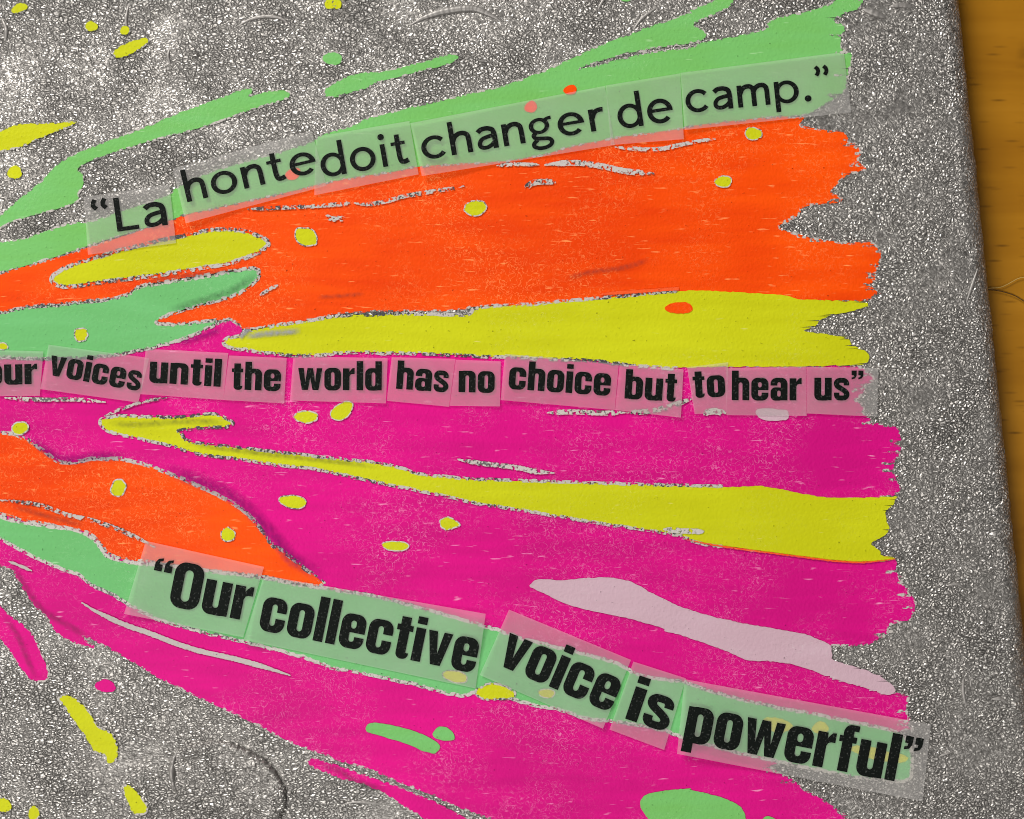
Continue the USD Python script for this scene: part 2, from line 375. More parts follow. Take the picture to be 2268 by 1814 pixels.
# big areas
p1, gp1 = paint('paint_patch', P('''D -60,550 0,550 300,565 500,555 700,530 900,495 1060,450 1180,400 1290,355 1370,332 1420,345 1447,385 1430,420 1500,440 1800,470
 2155,490 E 500,500 1000,520 1500,540 2100,590 F 140,600 400,600 750,600 1100,600 1190,610 1220,650 1250,645 1265,690 1210,720 1190,770 1140,800 1195,850 1200,895 1245,912 1238,938 1300,950 1410,968 1418,1000 1425,1060 1415,1140
 1385,1152 1372,1220 1390,1280 1420,1330 1412,1358 1380,1375 1300,1400 1280,1500 1230,1580 1180,1650 1250,1700 I 1300,150 1385,165 1397,195 1393,228 1368,243 1405,258 1432,330 1475,380 1512,440 1500,480 1470,545 1385,550 1340,575 1340,620 1300,640 1240,682 1110,695 1010,682
 970,720 960,830 1180,890 1380,968 1472,985 1460,1030 1450,1080 1467,1130 1460,1190 1200,1300 620,1400 700,1450 760,1480 860,1560 980,1620 1060,1690 1130,1740 1180,1800 H 1950,1860 1400,1860 1150,1800
 950,1724 850,1690 750,1650 600,1580 400,1500 200,1420 0,1365 G 1950,1345 1800,1295 1700,1250 1550,1170 1400,1100 1250,1030 1050,935 900,860 800,790 650,710 560,655 480,630 590,712 480,692 380,650 310,585 290,530 200,450 150,370 100,290 80,240 40,222 0,212 -60,200 -60,60'''),
    PINK, .10, 'magenta pink paint', smooth=1, amp=1.8, bristle=1700, line=FAINT, w=(3, 3))
paint('paint_patch', P('''A -60,1650 0,1632 300,1548 500,1488 700,1412 1030,1305 1080,1280 1500,1190 1860,1105 B 0,1050 400,1000 540,960 1000,940 1240,900 1700,800 2100,745 C 130,735 600,690 840,684 850,705 808,745 900,765 980,778 1050,775 1090,800 1110,852 1160,862 1187,905
 1160,960 1190,990 1218,1010 1150,1030 1080,1055 1030,1110 1002,1155 1078,1182 1060,1210 950,1215 820,1240 822,1270 760,1320 680,1347 730,1382 890,1422 1100,1452 1260,1445 1292,1480 1302,1550 1280,1600 1265,1660 1245,1724 F 1280,20 1262,80 1240,130 1292,160 1230,212
 1000,225 740,215 500,220 140,200 0,200 E 1800,215 1200,240 860,245 780,270 500,278 300,275 150,285 0,297 D 1900,318 1700,352 1450,385 1440,352 1400,337 1350,322 1100,348 928,357 926,330 980,293 1150,247 1350,197 1480,137 1552,60 1540,10 1350,40 1150,70 950,100 830,120 760,178 640,203 400,228 150,248 0,283 -60,295'''),
    ORANGE, .16, 'orange paint', smooth=1, amp=1.8, bristle=1700, line=FAINT, w=(2.5, 3))
paint('paint_patch', P('''D -60,985 0,1000 80,1010 180,1050 260,1110 350,1180 450,1180 540,1155 750,1160 900,1200 1050,1260 1200,1325 1300,1370 1450,1460 1540,1550 1600,1640 1640,1690 G 1660,100 1780,200 1900,290 1938,322 1900,335
 1750,315 1560,275 1230,240 1000,205 820,182 720,172 640,142 600,80 540,20 470,0 D 450,1580 300,1548 100,1518 0,1482 -60,1470'''),
    ORANGE, .17, 'orange paint patch with a pointed right end', line=PENCIL, w=(5, 4))
# greens
paint('paint_patch', P('''A -60,1455 0,1445 40,1440 180,1415 330,1360 450,1325 510,1335 700,1270 1020,1165 1040,1120 1250,1030 1470,960 1640,920 1870,850 1900,810 2155,735 B 180,715 480,640 780,570 1010,520 1200,450 1280,420
 1360,385 1480,325 1600,270 1740,220 1900,160 2060,100 2155,75 C 150,65 300,12 340,-20 420,-20 425,5 405,40 300,90 158,150 250,180 262,210 240,237 150,262 0,285 B 2100,264 1900,292 1740,327 1650,352 1500,400 1466,416 1600,387 1750,347 1900,312 2155,287 C 200,263 400,223 560,188 630,165 615,150 660,112 730,98 850,73 1000,28 1060,-20 1195,-20 1185,50 1100,72 1000,125 1090,150 1085,190
 1058,230 1065,290 1090,310 1125,318 1132,350 1115,420 1100,470 1090,540 1030,590 960,630 890,672 830,692 600,702 130,757 B 2100,770 1700,820 1400,882 1240,932 1000,968 540,988 400,1020 200,1050 0,1085 A 1860,1112 1500,1197 1080,1287 1030,1312 700,1412 520,1468 300,1542 100,1602 0,1627 -60,1645'''),
    GREEN, .22, 'long green paint patch across the top', line=FAINT, w=(3, 2.5), bristle=1850)
paint('paint_stroke', P('''A -60,1325 0,1290 100,1200 250,1085 340,980 440,920 620,850 820,780 1000,700 1250,610 1400,550 1490,522 1517,530 1500,557 1480,582 1600,545 1700,538 1737,560 1715,590 1600,622 1450,672 1270,740 1100,790 960,822 800,872 640,922 560,952 490,985 458,1010 495,1040 507,1070 490,1120
 470,1150 472,1190 440,1217 330,1250 180,1290 80,1320 20,1352 -60,1395'''), GREEN, .22, 'green paint stroke', line=FAINT, w=(3, 2))
paint('paint_stroke', P('''A 1928,550 1950,520 2050,465 2155,432 B 130,445 220,428 290,432 450,395 600,355 700,323 750,325 760,350 700,385 560,420 380,465 260,495 230,520 100,562 0,578 A 2100,570 2000,582 1945,580'''), GREEN, .22, 'green paint stroke', line=FAINT, w=(2.5, 2))
paint('paint_dot', ellipse('A', 1985, 350, 60, 38, -5), GREEN, .22, 'green paint dot', amp=.8, line=FAINT, w=(2, 1))
paint('paint_dot', ellipse('B', 1762, -10, 40, 20), GREEN, .22, 'green paint dot', amp=.8)
paint('paint_patch', P('''D -60,300 0,290 150,257 400,237 640,212 760,187 830,132 960,115 1150,85 1350,50 1500,20 1538,28 1545,70 1500,120 1440,160 1300,210 1100,265 980,300 918,347 1000,360 1150,350 1290,328 1280,360 1180,402 1060,452 900,492 700,532 500,552 300,560 0,548 -60,545'''),
    MINT, .24, 'green paint patch', line=PENCIL, w=(5, 3))
paint('paint_patch', P('''D -60,1475 0,1500 100,1532 300,1562 450,1582 540,1620 600,1682 630,1735 G 720,186 820,202 1000,215 1230,245 1560,282 1800,335 1940,350 2155,380 H 360,420 600,485 900,570 1000,600 1100,640 1300,690 1500,740 1700,790 1830,870 2000,895 2110,905 I 120,905 400,1000 800,1080 1000,1120 1200,1160 1330,1190
 1420,1215 1480,1290 1485,1400 1475,1500 1200,1480 900,1420 620,1360 400,1310 130,1240 50,1205 H 2030,1200 1850,1160 1640,1132 1540,1125 1420,1085 1330,1057 1250,1050 1100,1015 980,960 850,962 800,987 700,972 560,932 300,872 0,817 G 1850,762 1500,672 1300,627 1000,552 870,497 740,422 640,362 540,322 480,262 350,222 200,152 60,82 0,42 -60,10'''),
    MINT, .24, 'green paint patch behind the lower line of words', line=PALE, w=(5, 3))
# yellows
paint('paint_stroke', P('A -60,920 0,905 120,880 250,820 400,760 472,728 420,724 340,735 200,740 120,735 0,785 -60,805'), YELLOW, .30, 'yellow paint stroke', line=FAINT, w=(3, 2))
paint('paint_stroke', P('A 305,1670 360,1620 520,1560 800,1480 1080,1420 1250,1380 1400,1375 1500,1400 1595,1440 1600,1465 1500,1520 1350,1570 1150,1600 900,1640 650,1670 450,1700 365,1705'), YELLOW, .30, 'yellow lens-shaped paint stroke', line=PENCIL, w=(7.5, 2))
paint('paint_patch', P('''D 1335,470 1350,440 1420,430 1475,400 1600,370 1800,340 2000,310 2155,295 E 200,302 450,290 700,300 820,303 860,258 1000,247 1200,237 1500,207 1800,182 2050,160 2155,150 F 140,152 300,155 500,165 740,180 800,205 1000,212 1215,220 1222,245 1130,275 1000,300 930,330 920,360 870,380 828,395 950,410 1110,435 1120,480
 1220,515 1232,560 1200,597 1000,600 750,607 400,607 140,612 0,612 E 1750,592 1500,562 1300,560 1040,545 800,540 500,525 200,520 0,520 D 2000,530 1740,540 1600,525 1450,500 1380,497'''), YELLOW, .30, 'broad yellow paint patch', line=PENCIL, w=(5, 3), xmax=1500, bristle=1790)
paint('paint_patch', P('''D 600,950 610,920 700,900 900,910 1100,910 1200,897 1290,890 1340,915 1400,945 1350,965 1200,965 1050,985 1090,1010 1100,1050 1250,1075 1500,1100 1800,1135 2155,1175 E 200,1172 400,1205 520,1250 800,1280 1100,1287 1500,1302 1900,1310 2155,1320 F 200,1320 450,1325 560,1315 700,1335 850,1367 960,1385 1080,1392 1250,1385 1410,1375 1385,1400 1380,1430 1320,1470
 1330,1500 1335,1540 1352,1570 1330,1612 1230,1660 1280,1695 I 1298,130 1295,150 1385,162 1380,178 1200,192 1000,178 800,152 500,112 250,82 90,40 E 2155,1640 2050,1602 1850,1572 1600,1537 1300,1487 1080,1447 900,1427 700,1377 500,1337 250,1287 0,1232 D 1900,1215 1600,1182 1400,1150 1200,1130 1000,1070 800,1025 660,997'''), YELLOW, .30, 'hooked yellow paint streak', line=PENCIL, w=(5, 2.5), xmax=1600, bristle=1900)
Y = [('A', 118, 50, 54, 26, -20), ('A', 548, 158, 36, 33, 0), ('A', 746, 183, 30, 27, 0), ('A', 90, 1030, 42, 42, 0), ('A', 1970, 25, 34, 32, 0), ('A', 2012, 28, 24, 30, 0), ('A', 2050, -4, 18, 8, 0)]
for k, a in enumerate(Y): paint('paint_dot', ellipse(*a), YELLOW, .30, 'yellow paint dot', amp=.8, line=FAINT, w=(2, 1))
paint('paint_stroke', P('A 672,322 700,285 800,240 870,223 893,240 870,275 760,335 700,347'), YELLOW, .30, 'short yellow paint stroke', line=FAINT, w=(2, 1.5))
for pts in (P('A 1760,1420 1768,1360 1880,1365 1897,1462 1820,1467 1785,1450'), P('B 790,1260 800,1220 850,1197 910,1203 932,1245 880,1292 830,1286'), P('D 70,975 95,940 150,935 178,970 140,1012 90,1010'),
            P('D 1752,905 1780,878 1850,870 1895,890 1890,925 1830,948 1770,930'), P('D 665,1330 690,1275 735,1285 757,1320 735,1370 700,1382 668,1360'), P('D 1318,1600 1355,1560 1405,1590 1400,1635 1360,1650 1325,1630'),
            P('E 645,1520 690,1500 745,1525 775,1553 720,1570 690,1582 655,1560'), P('D 445,420 455,380 510,378 528,415 510,450 465,460')):
    paint('paint_dot', pts, YELLOW, .36, 'yellow paint dot', amp=1.2, line=PALE, w=(2, 1))
for a in (('C', 540, 800, 50, 36, -5), ('C', 360, 1085, 47, 35, 0), ('D', 20, 485, 27, 22, 0), ('D', 2040, 870, 78, 42, -30), ('D', 1750, 1412, 82, 38, 12), ('E', 385, 1675, 74, 30, 3), ('H', 740, 872, 80, 32, 12), ('H', 1285, 972, 48, 26, 10)):
    paint('paint_dot', ellipse(*a), YELLOW, .36, 'yellow paint dot', amp=1.0, line=PALE, w=(1.6, .8))
paint('paint_dot', P('H 850,960 900,932 970,908 1060,938 1100,970 1082,1007 1000,1005 900,1008'), YELLOW, .36, 'yellow paint dot', line=PENCIL, w=(3, 2))
paint('paint_dot', P('I 590,1120 700,1112 790,1170 700,1215 610,1180'), YELLOW, .36, 'yellow paint dot under the paper')
paint('paint_dot', P('I 870,1190 940,1128 1000,1180 950,1225'), YELLOW, .36, 'yellow paint dot under the paper')
paint('paint_dot', P('I 1060,1290 1200,1280 1350,1320 1470,1350 1440,1390 1250,1370'), YELLOW, .36, 'yellow paint dot under the paper')
paint('paint_stroke', P('G 345,1000 400,978 460,1010 530,1070 580,1170 640,1190 690,1240 712,1320 690,1380 640,1392 628,1332 570,1325 520,1240 440,1130 380,1040'), YELLOW, .30, 'yellow paint stroke', line=FAINT, w=(3, 2))
paint('paint_stroke', P('G 735,1545 760,1512 800,1540 840,1590 887,1650 870,1690 800,1697 760,1620'), YELLOW, .30, 'yellow paint stroke', line=FAINT, w=(3, 2))
for a in (('G', 25, 1640, 46, 42, 0), ('G', 205, 1685, 35, 40, 0)): paint('paint_dot', ellipse(*a), YELLOW, .30, 'yellow paint dot', amp=.8, line=FAINT, w=(2, 1))
# orange dots, pink strokes, lilac and green marks
for a in (('A', 1750, 1040, 48, 34, -15), ('B', 1425, 538, 44, 26, -12), ('B', 1190, 640, 36, 36, 0)): paint('paint_dot', ellipse(*a), ORANGE, .36, 'orange paint dot', amp=.8)
paint('paint_dot', ellipse('F', 98, 257, 87, 34, 2), ORANGE, .40, 'orange paint dot on yellow', amp=.8)
paint('paint_stroke', P('G 1828,1375 1870,1355 2000,1400 2155,1450 H 150,1440 400,1530 600,1610 750,1690 850,1735 920,1790 700,1800 560,1724 440,1650 300,1560 150,1500 0,1477 G 2050,1490 1900,1430 1842,1402'), PINK, .12, 'magenta paint ribbon', line=FAINT, w=(3, 2))
paint('paint_stroke', P('G -60,410 0,450 60,510 150,570 210,640 250,740 290,830 290,880 250,905 180,890 110,800 60,720 0,640 -60,600'), PINK, .12, 'magenta paint stroke', line=FAINT, w=(3, 2))
paint('paint_dot', ellipse('G', 630, 930, 58, 40, 8), PINK, .12, 'magenta paint dot', amp=.8, line=FAINT, w=(2, 1))
paint('paint_stroke', P('''H 1180,325 1230,290 1400,300 1500,285 1680,280 1800,310 1900,370 2050,440 2155,488 I 120,460 300,520 500,560 800,610 900,635 1000,682 1012,740 1000,775 1180,822 1300,872 1380,930 1387,965 1340,987 1200,940 1000,880 850,822 740,790 620,778 500,780 380,720 300,692 150,640 0,597 H 2000,590 1800,532 1700,510 1500,472 1380,432 1280,382 1190,345'''),
    LILAC, .30, 'pale lilac paint stroke', line=None, bristle=1830)
paint('paint_stroke', P('F 548,880 560,858 640,853 700,865 745,862 752,920 680,932 580,922'), LILAC, .30, 'pale lilac paint mark', amp=1)
paint('paint_stroke', P('H 200,1182 220,1150 280,1148 400,1170 550,1215 640,1270 652,1300 620,1332 560,1322 450,1272 300,1227 220,1207'), GREEN, .30, 'green paint stroke on magenta', line=None, amp=1)
paint('paint_dot', P('H 600,1215 625,1175 680,1170 735,1210 737,1250 680,1257 620,1242'), GREEN, .31, 'green paint dot on magenta', amp=1)
paint('paint_patch', P('H 1840,1620 1870,1575 2000,1550 2155,1538 I 150,1545 350,1590 460,1640 490,1690 500,1760 300,1800 0,1810 H 1950,1790 1850,1670'), GREEN, .30, 'green paint patch on magenta', amp=1)
paint('paint_dot', P('I 585,1740 600,1715 630,1700 680,1724 700,1760 620,1790'), GREEN, .31, 'green paint dot on magenta', amp=.8)

# thin bare and charcoal streaks left between brush strokes
def streak(name, pts, width, m, z=.42, label=None, taper=True, amp=1.2):
    p = chaikin(pts, 2, closed=False)
    ln = LineString(p); n = max(6, int(ln.length / 3))
    q = np.array([ln.interpolate(x).coords[0] for x in np.linspace(0, ln.length, n)])
    tan = np.gradient(q, axis=0); tan /= np.linalg.norm(tan, axis=1, keepdims=True); nor = np.stack([tan[:, 1], -tan[:, 0]], 1)
    u = np.linspace(0, 1, n); hw = width / 2 * (np.minimum(1, np.minimum(u, 1 - u) * 5 + .25) if taper else np.ones(n))
    a = q + nor * (hw + amp * (meshkit.noise(np.c_[q / 6, q[:, :1]], 1) - .5) * 2)[:, None]
    b = q - nor * (hw + amp * (meshkit.noise(np.c_[q / 6, q[:, :1]], 2) - .5) * 2)[:, None]
    g = Polygon(np.vstack([a, b[::-1]])).buffer(0)
    count[0] += 1
    return obj(name, film(g, (z + .0015 * count[0]) * 1e-3, .03e-3), m, painting, label)
for s, w, m in (('B -30,1228 60,1222 112,1212', 8, PENCIL), ('B 135,1212 200,1225 330,1205 420,1175 560,1150 700,1130 795,1112', 9, PENCIL), ('B 985,990 1100,980 1240,985', 8, PALE), ('B 1270,985 1450,970 1600,990 1750,1025 1925,1038', 13, PALE),
                ('B 1150,1128 1200,1090 1280,1085 1338,1090', 13, PENCIL), ('B 1690,880 1880,895 2000,888 2080,865 2155,858', 9, PALE), ('C 0,882 100,868 200,845 315,832', 8, PALE), ('A 1478,1250 1700,1240 1900,1232 2090,1212', 9, PENCIL),
                ('A 1942,1288 1985,1310 2062,1305', 12, PENCIL), ('D 1552,182 1600,150 1662,120', 8, PENCIL), ('D 0,1402 150,1415 280,1440 400,1490 550,1520 700,1570 850,1640 940,1690', 10, PENCIL),
                ('E 750,1158 900,1185 1100,1205 1210,1232 1330,1240', 11, PALE), ('E 1285,882 1450,875 1600,885 1755,880', 11, PALE), ('E 1760,880 1900,875 2000,850 2100,815 F 110,820 175,795', 12, PENCIL), ('F 240,890 290,868 375,885', 14, PALE),
                ('D 30,792 250,805 450,800 635,818', 9, PALE), ('D 625,900 720,860 850,815 1005,790', 7, PENCIL), ('F 0,1575 100,1585 250,1590', 12, PALE)):
    streak('bare_streak', P(s), w, m, label='thin bare streak with charcoal specks')
streak('paint_streak', P('I 130,55 350,97 620,133 800,155 1000,182 1200,195 1385,170'), 3.5, SALMON, label='thin orange line under the yellow streak')
streak('paint_streak', P('E 1600,176 1800,160 1950,150 2100,140 F 0,150'), 7, SALMON, label='thin salmon band above the broad yellow patch')
streak('bare_streak', P('G 490,430 560,475 650,520 750,565 900,615 1050,675 1200,722 1400,765 1550,805 1735,865'), 11, CHALK, label='long bare streak on magenta')
streak('bare_streak', P('G 55,185 120,210 195,242'), 6, CHALK, label='short bare streak on magenta')

# graphite rubbed along some edges
def smudge(s, width, m=SMUDGE, z=.50):
    p = chaikin(P(s), 2, closed=False); ln = LineString(p); n = max(6, int(ln.length / 4))
    q = np.array([ln.interpolate(x).coords[0] for x in np.linspace(0, ln.length, n)])
    tan = np.gradient(q, axis=0); tan /= np.linalg.norm(tan, axis=1, keepdims=True); nor = np.stack([tan[:, 1], -tan[:, 0]], 1)
    count[0] += 1; zz = T + (z + .0015 * count[0]) * 1e-3
    cols = (-1, -.5, 0, .5, 1); wt = (0, .6, 1, .6, 0)
    v, a = [], []
    u = np.linspace(0, 1, n); fade = np.clip(np.minimum(u, 1 - u) * 6, 0, 1)
    for c, k in zip(cols, wt):
        r = q + nor * c * width / 2
        v.append(np.c_[(r[:, 0] - PW / 2) * PX, (PH / 2 - r[:, 1]) * PX, np.full(n, zz)]); a.append(k * fade)
    v, a = np.vstack(v), np.hstack(a)
    f = []
    for j in range(4):
        i = np.arange(n - 1) + j * n
        f.append(np.stack([i, i + 1, i + 1 + n, i + n], 1))
    f = np.vstack(f)
    mesh = trimesh.Trimesh(v, np.vstack([f[:, [0, 1, 2]], f[:, [0, 2, 3]]]), process=False)
    if mesh.face_normals[0][2] < 0: mesh.invert()
    path = numbered(painting + '/graphite_smudge')
    mm = usdkit.mesh(stage, path, mesh, m)
    UsdGeom.PrimvarsAPI(mm).CreatePrimvar('soft', Sdf.ValueTypeNames.FloatArray, 'vertex').Set(Vt.FloatArray.FromNumpy(a.astype(np.float32)))
    tag(path, 'rubbed grey graphite smear')
for s, w in (('D 1000,275 1200,215 1400,150 1520,60 1530,25', 22), ('B 1390,1665 1560,1620 1750,1600 1900,1550', 16), ('D 1890,195 2020,185 2155,175 E 200,172', 12), 
             ('D 640,940 800,955 1100,930 1350,935', 18), ('D 1100,1060 1300,1090 1700,1140 2155,1190 E 300,1210', 15), ('G 60,180 150,330 250,480 400,560 560,660', 20), ('G 20,500 120,640 170,780 220,880', 18), ('G 1900,1390 2050,1440 H 100,1480 350,1560', 18),
             ('D 80,1440 300,1500 500,1550', 16), ('D 850,100 1150,60 1450,25', 12), ('G 1450,680 1600,715', 10)):
    smudge(s, w)
smudge('D 180,1025 270,1105 360,1160 470,1160 560,1138 760,1140', 26, PURPLE)
smudge('D 950,1190 1150,1275 1350,1350 1500,1465 1640,1620 1740,1750 G 1850,230 1945,300', 40, PURPLE)
smudge('D 1060,470 1200,430 1330,380', 16, PURPLE)
smudge('D 1460,425 1600,410 1800,392', 18, GREYSMEAR)
smudge('D 1430,440 1470,400 1500,380', 14, GREYSMEAR)

# thick silver ridges and a raised dab
def ridge(s, r, m=SILVER, h=.8):
    p = chaikin(P(s), 2, closed=False); ln = LineString(p); n = max(8, int(ln.length / 3))
    q = np.array([ln.interpolate(x).coords[0] for x in np.linspace(0, ln.length, n)])
    tan = np.gradient(q, axis=0); tan /= np.linalg.norm(tan, axis=1, keepdims=True); nor = np.stack([tan[:, 1], -tan[:, 0]], 1)
    u = np.linspace(0, 1, n); w = np.sin(np.pi * np.clip(u, .02, .98)) ** .6 * (0.75 + .5 * meshkit.noise(np.c_[q / 14, q[:, :1]], 4))
    rows = []
    for a in np.linspace(0, np.pi, 9):
        rr = q + nor * (math.cos(a) * r * w)[:, None]
        rows.append(np.c_[(rr[:, 0] - PW / 2) * PX, (PH / 2 - rr[:, 1]) * PX, T - .00006 + math.sin(a) * r * w * h * PX])
    v = np.vstack(rows); f = []
    for j in range(8):
        i = np.arange(n - 1) + j * n
        f.append(np.stack([i, i + 1, i + 1 + n, i + n], 1))
    f = np.vstack(f); mesh = trimesh.Trimesh(v, np.vstack([f[:, [0, 1, 2]], f[:, [0, 2, 3]]]), process=False)
    if mesh.face_normals[:, 2].sum() < 0: mesh.invert()
    obj('paint_ridge', mesh, m, painting, 'raised ridge in the silver paint', smooth=True)
RIDGE = mat('thick_silver_paint', {'g': ('geometry', {}), 'n': ('noise_texture', {'scale': 500, 'detail': 2.0}), 'b': ('bump', {'strength': .5, 'distance': .00018}),
            'p': ('principled_bsdf', {'metallic': .55, 'roughness': .5, 'base_color': (.34, .325, .31)})}, [('g.position', 'n.vector'), ('n.fac', 'b.height'), ('b.normal', 'p.normal')], 'p.BSDF')
for s, r in (('B 470,150 540,110 640,75 760,55 850,50 920,75 990,110 1030,150', 8), ('A 1410,160 1500,110 1600,95 1690,110 1740,170', 4), ('A 1015,280 1000,340 1020,390', 4), ('C 1190,55 1260,80 1335,108', 8), ('C 1350,40 1420,30 1500,45', 6), ('B 1590,60 1610,20 1640,-20', 4), ('B 1800,180 1850,110 1950,40', 4),
             ('I 1795,880 1790,960 1810,1060', 3.5), ('I 1835,890 1840,940', 3), ('I 1960,1010 2020,1005 2065,1040', 5), ('I 1975,1060 2000,1075', 4), ('C 1720,900 1740,870 1755,900', 3), ('F 1810,230 1830,170 1880,20', 3.5), ('F 1640,120 1720,150', 3), ('I 1650,1350 1740,1320', 3), ('A 10,110 40,170 35,240', 5), ('A 770,20 750,110 760,200', 4), ('H 60,1640 150,1620 320,1640', 3), ('I 1700,330 1760,320 1800,350', 4)):
    ridge(s, r, RIDGE)

ridge('G 1066,1300 1036,1380 1034,1480 1062,1580', 9, RIDGE, 1.9)
def dome(pts, h, rim, name, label):
    g = ragged(pts, 2.0)
    x0, y0, x1, y1 = g.bounds
    xs, ys = np.arange(x0, x1, 1.6), np.arange(y0, y1, 1.6)
    X, Yg = np.meshgrid(xs, ys)
    d = shapely.distance(g.exterior, shapely.points(X.ravel(), Yg.ravel())).reshape(X.shape)
    inside = shapely.contains_xy(g, X.ravel(), Yg.ravel()).reshape(X.shape)
    k = np.clip(d / rim, 0, 1); z = np.where(inside, h * np.sqrt(1 - (1 - k) ** 2), -.0002)
    z = z + inside * (meshkit.fbm(np.stack([X / 24, Yg / 24, X * 0], -1), 3, 6) - .5) * h * .9 * k
    v = np.stack([(X - PW / 2) * PX, (PH / 2 - Yg) * PX, T - .00003 + z], -1).reshape(-1, 3)
    r, c = X.shape; i = np.arange(r * c).reshape(r, c)
    q = np.stack([i[:-1, :-1], i[1:, :-1], i[1:, 1:], i[:-1, 1:]], -1).reshape(-1, 4)
    q = q[inside.ravel()[q].any(1)]
    mesh = trimesh.Trimesh(v, np.vstack([q[:, [0, 1, 2]], q[:, [0, 2, 3]]]), process=False); mesh.remove_unreferenced_vertices()
    if mesh.face_normals[:, 2].sum() < 0: mesh.invert()
    obj(name, mesh, SILVER, painting, label, smooth=True)
dome(P('G 1018,1430 1028,1350 1075,1300 1150,1262 1300,1250 1450,1285 1560,1345 1650,1430 1712,1560 1712,1660 1660,1730 1500,1760 1250,1700 1080,1600 1035,1520'), .0015, 11, 'paint_dab', 'raised dab of silver paint')

# ------------------------------------------------------------------ lettering: two hand-built alphabets
def rr(x0, y0, x1, y1, r): r = min(r, (x1 - x0) / 2 - 1e-4, (y1 - y0) / 2 - 1e-4); return box(x0 + r, y0 + r, x1 - r, y1 - r).buffer(r, quad_segs=6)
def slit(x0, y0, x1, y1): return rr(x0, y0, x1, y1, .5 * (x1 - x0))
def path(pts, w, n=3, cap='flat'): return LineString(chaikin(pts, n, closed=False)).buffer(w / 2, cap_style=cap, join_style='round', quad_segs=5)
XB, SB, WB = .75, .232, .592
def bold(ch):
    S_, W_, X_ = SB, WB, XB
    o = rr(0, -.012, W_, X_ + .012, .21).difference(slit(S_, .135, W_ - S_, X_ - .135))
    arch = rr(0, -.6, W_, X_ + .012, .19).intersection(box(-1, 0, 2, 2)).difference(slit(S_, -.6, W_ - S_, X_ - .15)).union(box(0, 0, S_, X_))
    if ch == 'o': return o
    if ch == 'c': return o.difference(box(W_ - S_ - .01, .305, W_ + 1, .445))
    if ch == 'e':
        g = rr(0, -.012, W_, X_ + .012, .21).difference(slit(S_, .435, W_ - S_, X_ - .135)).difference(slit(S_, .135, W_ - S_, .345).union(box(S_, .24, W_ - S_, .345)))
        return g.difference(box(W_ - S_ - .005, .255, W_ + 1, .345))
    if ch == 'n': return arch
    if ch == 'h': return arch.union(box(0, 0, S_, 1))
    if ch == 'u': return affinity.rotate(arch, 180, origin=(W_ / 2, X_ / 2))
    if ch == 'r': return unary_union([box(0, 0, S_, X_), Polygon([(S_ - .02, .42), (S_ + .03, .53), (S_ + .09, .555), (.415, .555), (.415, X_ + .012), (.34, X_ + .008), (S_ + .05, X_ - .05), (S_ - .02, .6)])])
    if ch == 'd': return o.union(box(W_ - S_, 0, W_, 1))
    if ch == 'b': return o.union(box(0, 0, S_, 1))
    if ch == 'p': return o.union(box(0, -.22, S_, X_))
    if ch == 'i': return unary_union([box(0, 0, S_, X_), box(0, .835, S_, 1.0)])
    if ch == 'l': return box(0, 0, S_, 1)
    if ch == 't': return unary_union([box(.075, .1, .075 + S_, .93), box(0, .62, .39, X_), rr(.075, -.01, .38, .4, .13).intersection(box(.075, -.1, .38, .135)), box(.075, .08, .075 + S_, .3)])
    if ch == 'f': return unary_union([box(.075, 0, .075 + S_, .86), box(0, .62, .39, X_), rr(.075, .55, .6, 1.0, .17).intersection(box(.075, .6, .41, 1.0)).difference(box(.075 + S_, .5, .6, .872))])
    if ch == 'v': return Polygon([(0, X_), (.215, X_), (.295, .25), (.375, X_), (.59, X_), (.415, 0), (.175, 0)])
    if ch == 'w': return Polygon([(0, X_), (.2, X_), (.255, .26), (.33, X_), (.53, X_), (.605, .26), (.66, X_), (.86, X_), (.725, 0), (.51, 0), (.43, .43), (.35, 0), (.135, 0)])
    if ch == 's':
        g = path([(.40, .50), (.40, .60), (.34, .665), (.25, .67), (.15, .665), (.095, .60), (.095, .52), (.13, .46), (.25, .385), (.37, .30), (.41, .235), (.41, .155), (.35, .08), (.25, .075), (.15, .08), (.10, .15), (.10, .255)], .165)
        return affinity.scale(g, 1.1, 1.0, origin=(0, 0))
    if ch == 'a':
        top = rr(0, .1, W_ - .01, X_ + .012, .2).intersection(box(-1, .5, 2, 2)).difference(slit(S_, .1, W_ - S_ - .01, X_ - .135))
        bowl = rr(0, -.012, .46, .44, .17).difference(slit(S_ - .01, .125, W_ - S_ - .01, .33))
        return unary_union([top, box(W_ - S_ - .01, 0, W_ - .01, X_ - .18), bowl.difference(box(W_ - S_ - .012, -.1, 1, .03))])
    if ch == 'O': return rr(0, -.012, .66, 1.012, .25).difference(slit(.235, .15, .425, .85))
    q = Polygon([(0, .70), (.175, .70), (.175, .855), (.10, .855), (.105, .91), (.175, .935), (.175, 1.0), (.06, .965), (.005, .88)])
    if ch == '\u201c': return unary_union([q, affinity.translate(q, .225)])
    if ch == '\u201d': return affinity.rotate(unary_union([q, affinity.translate(q, .225)]), 180, origin=(.2, .85))
    raise KeyError(ch)
def ell(cx, cy, rx, ry): return affinity.scale(Point(cx, cy).buffer(1, quad_segs=14), rx, ry)
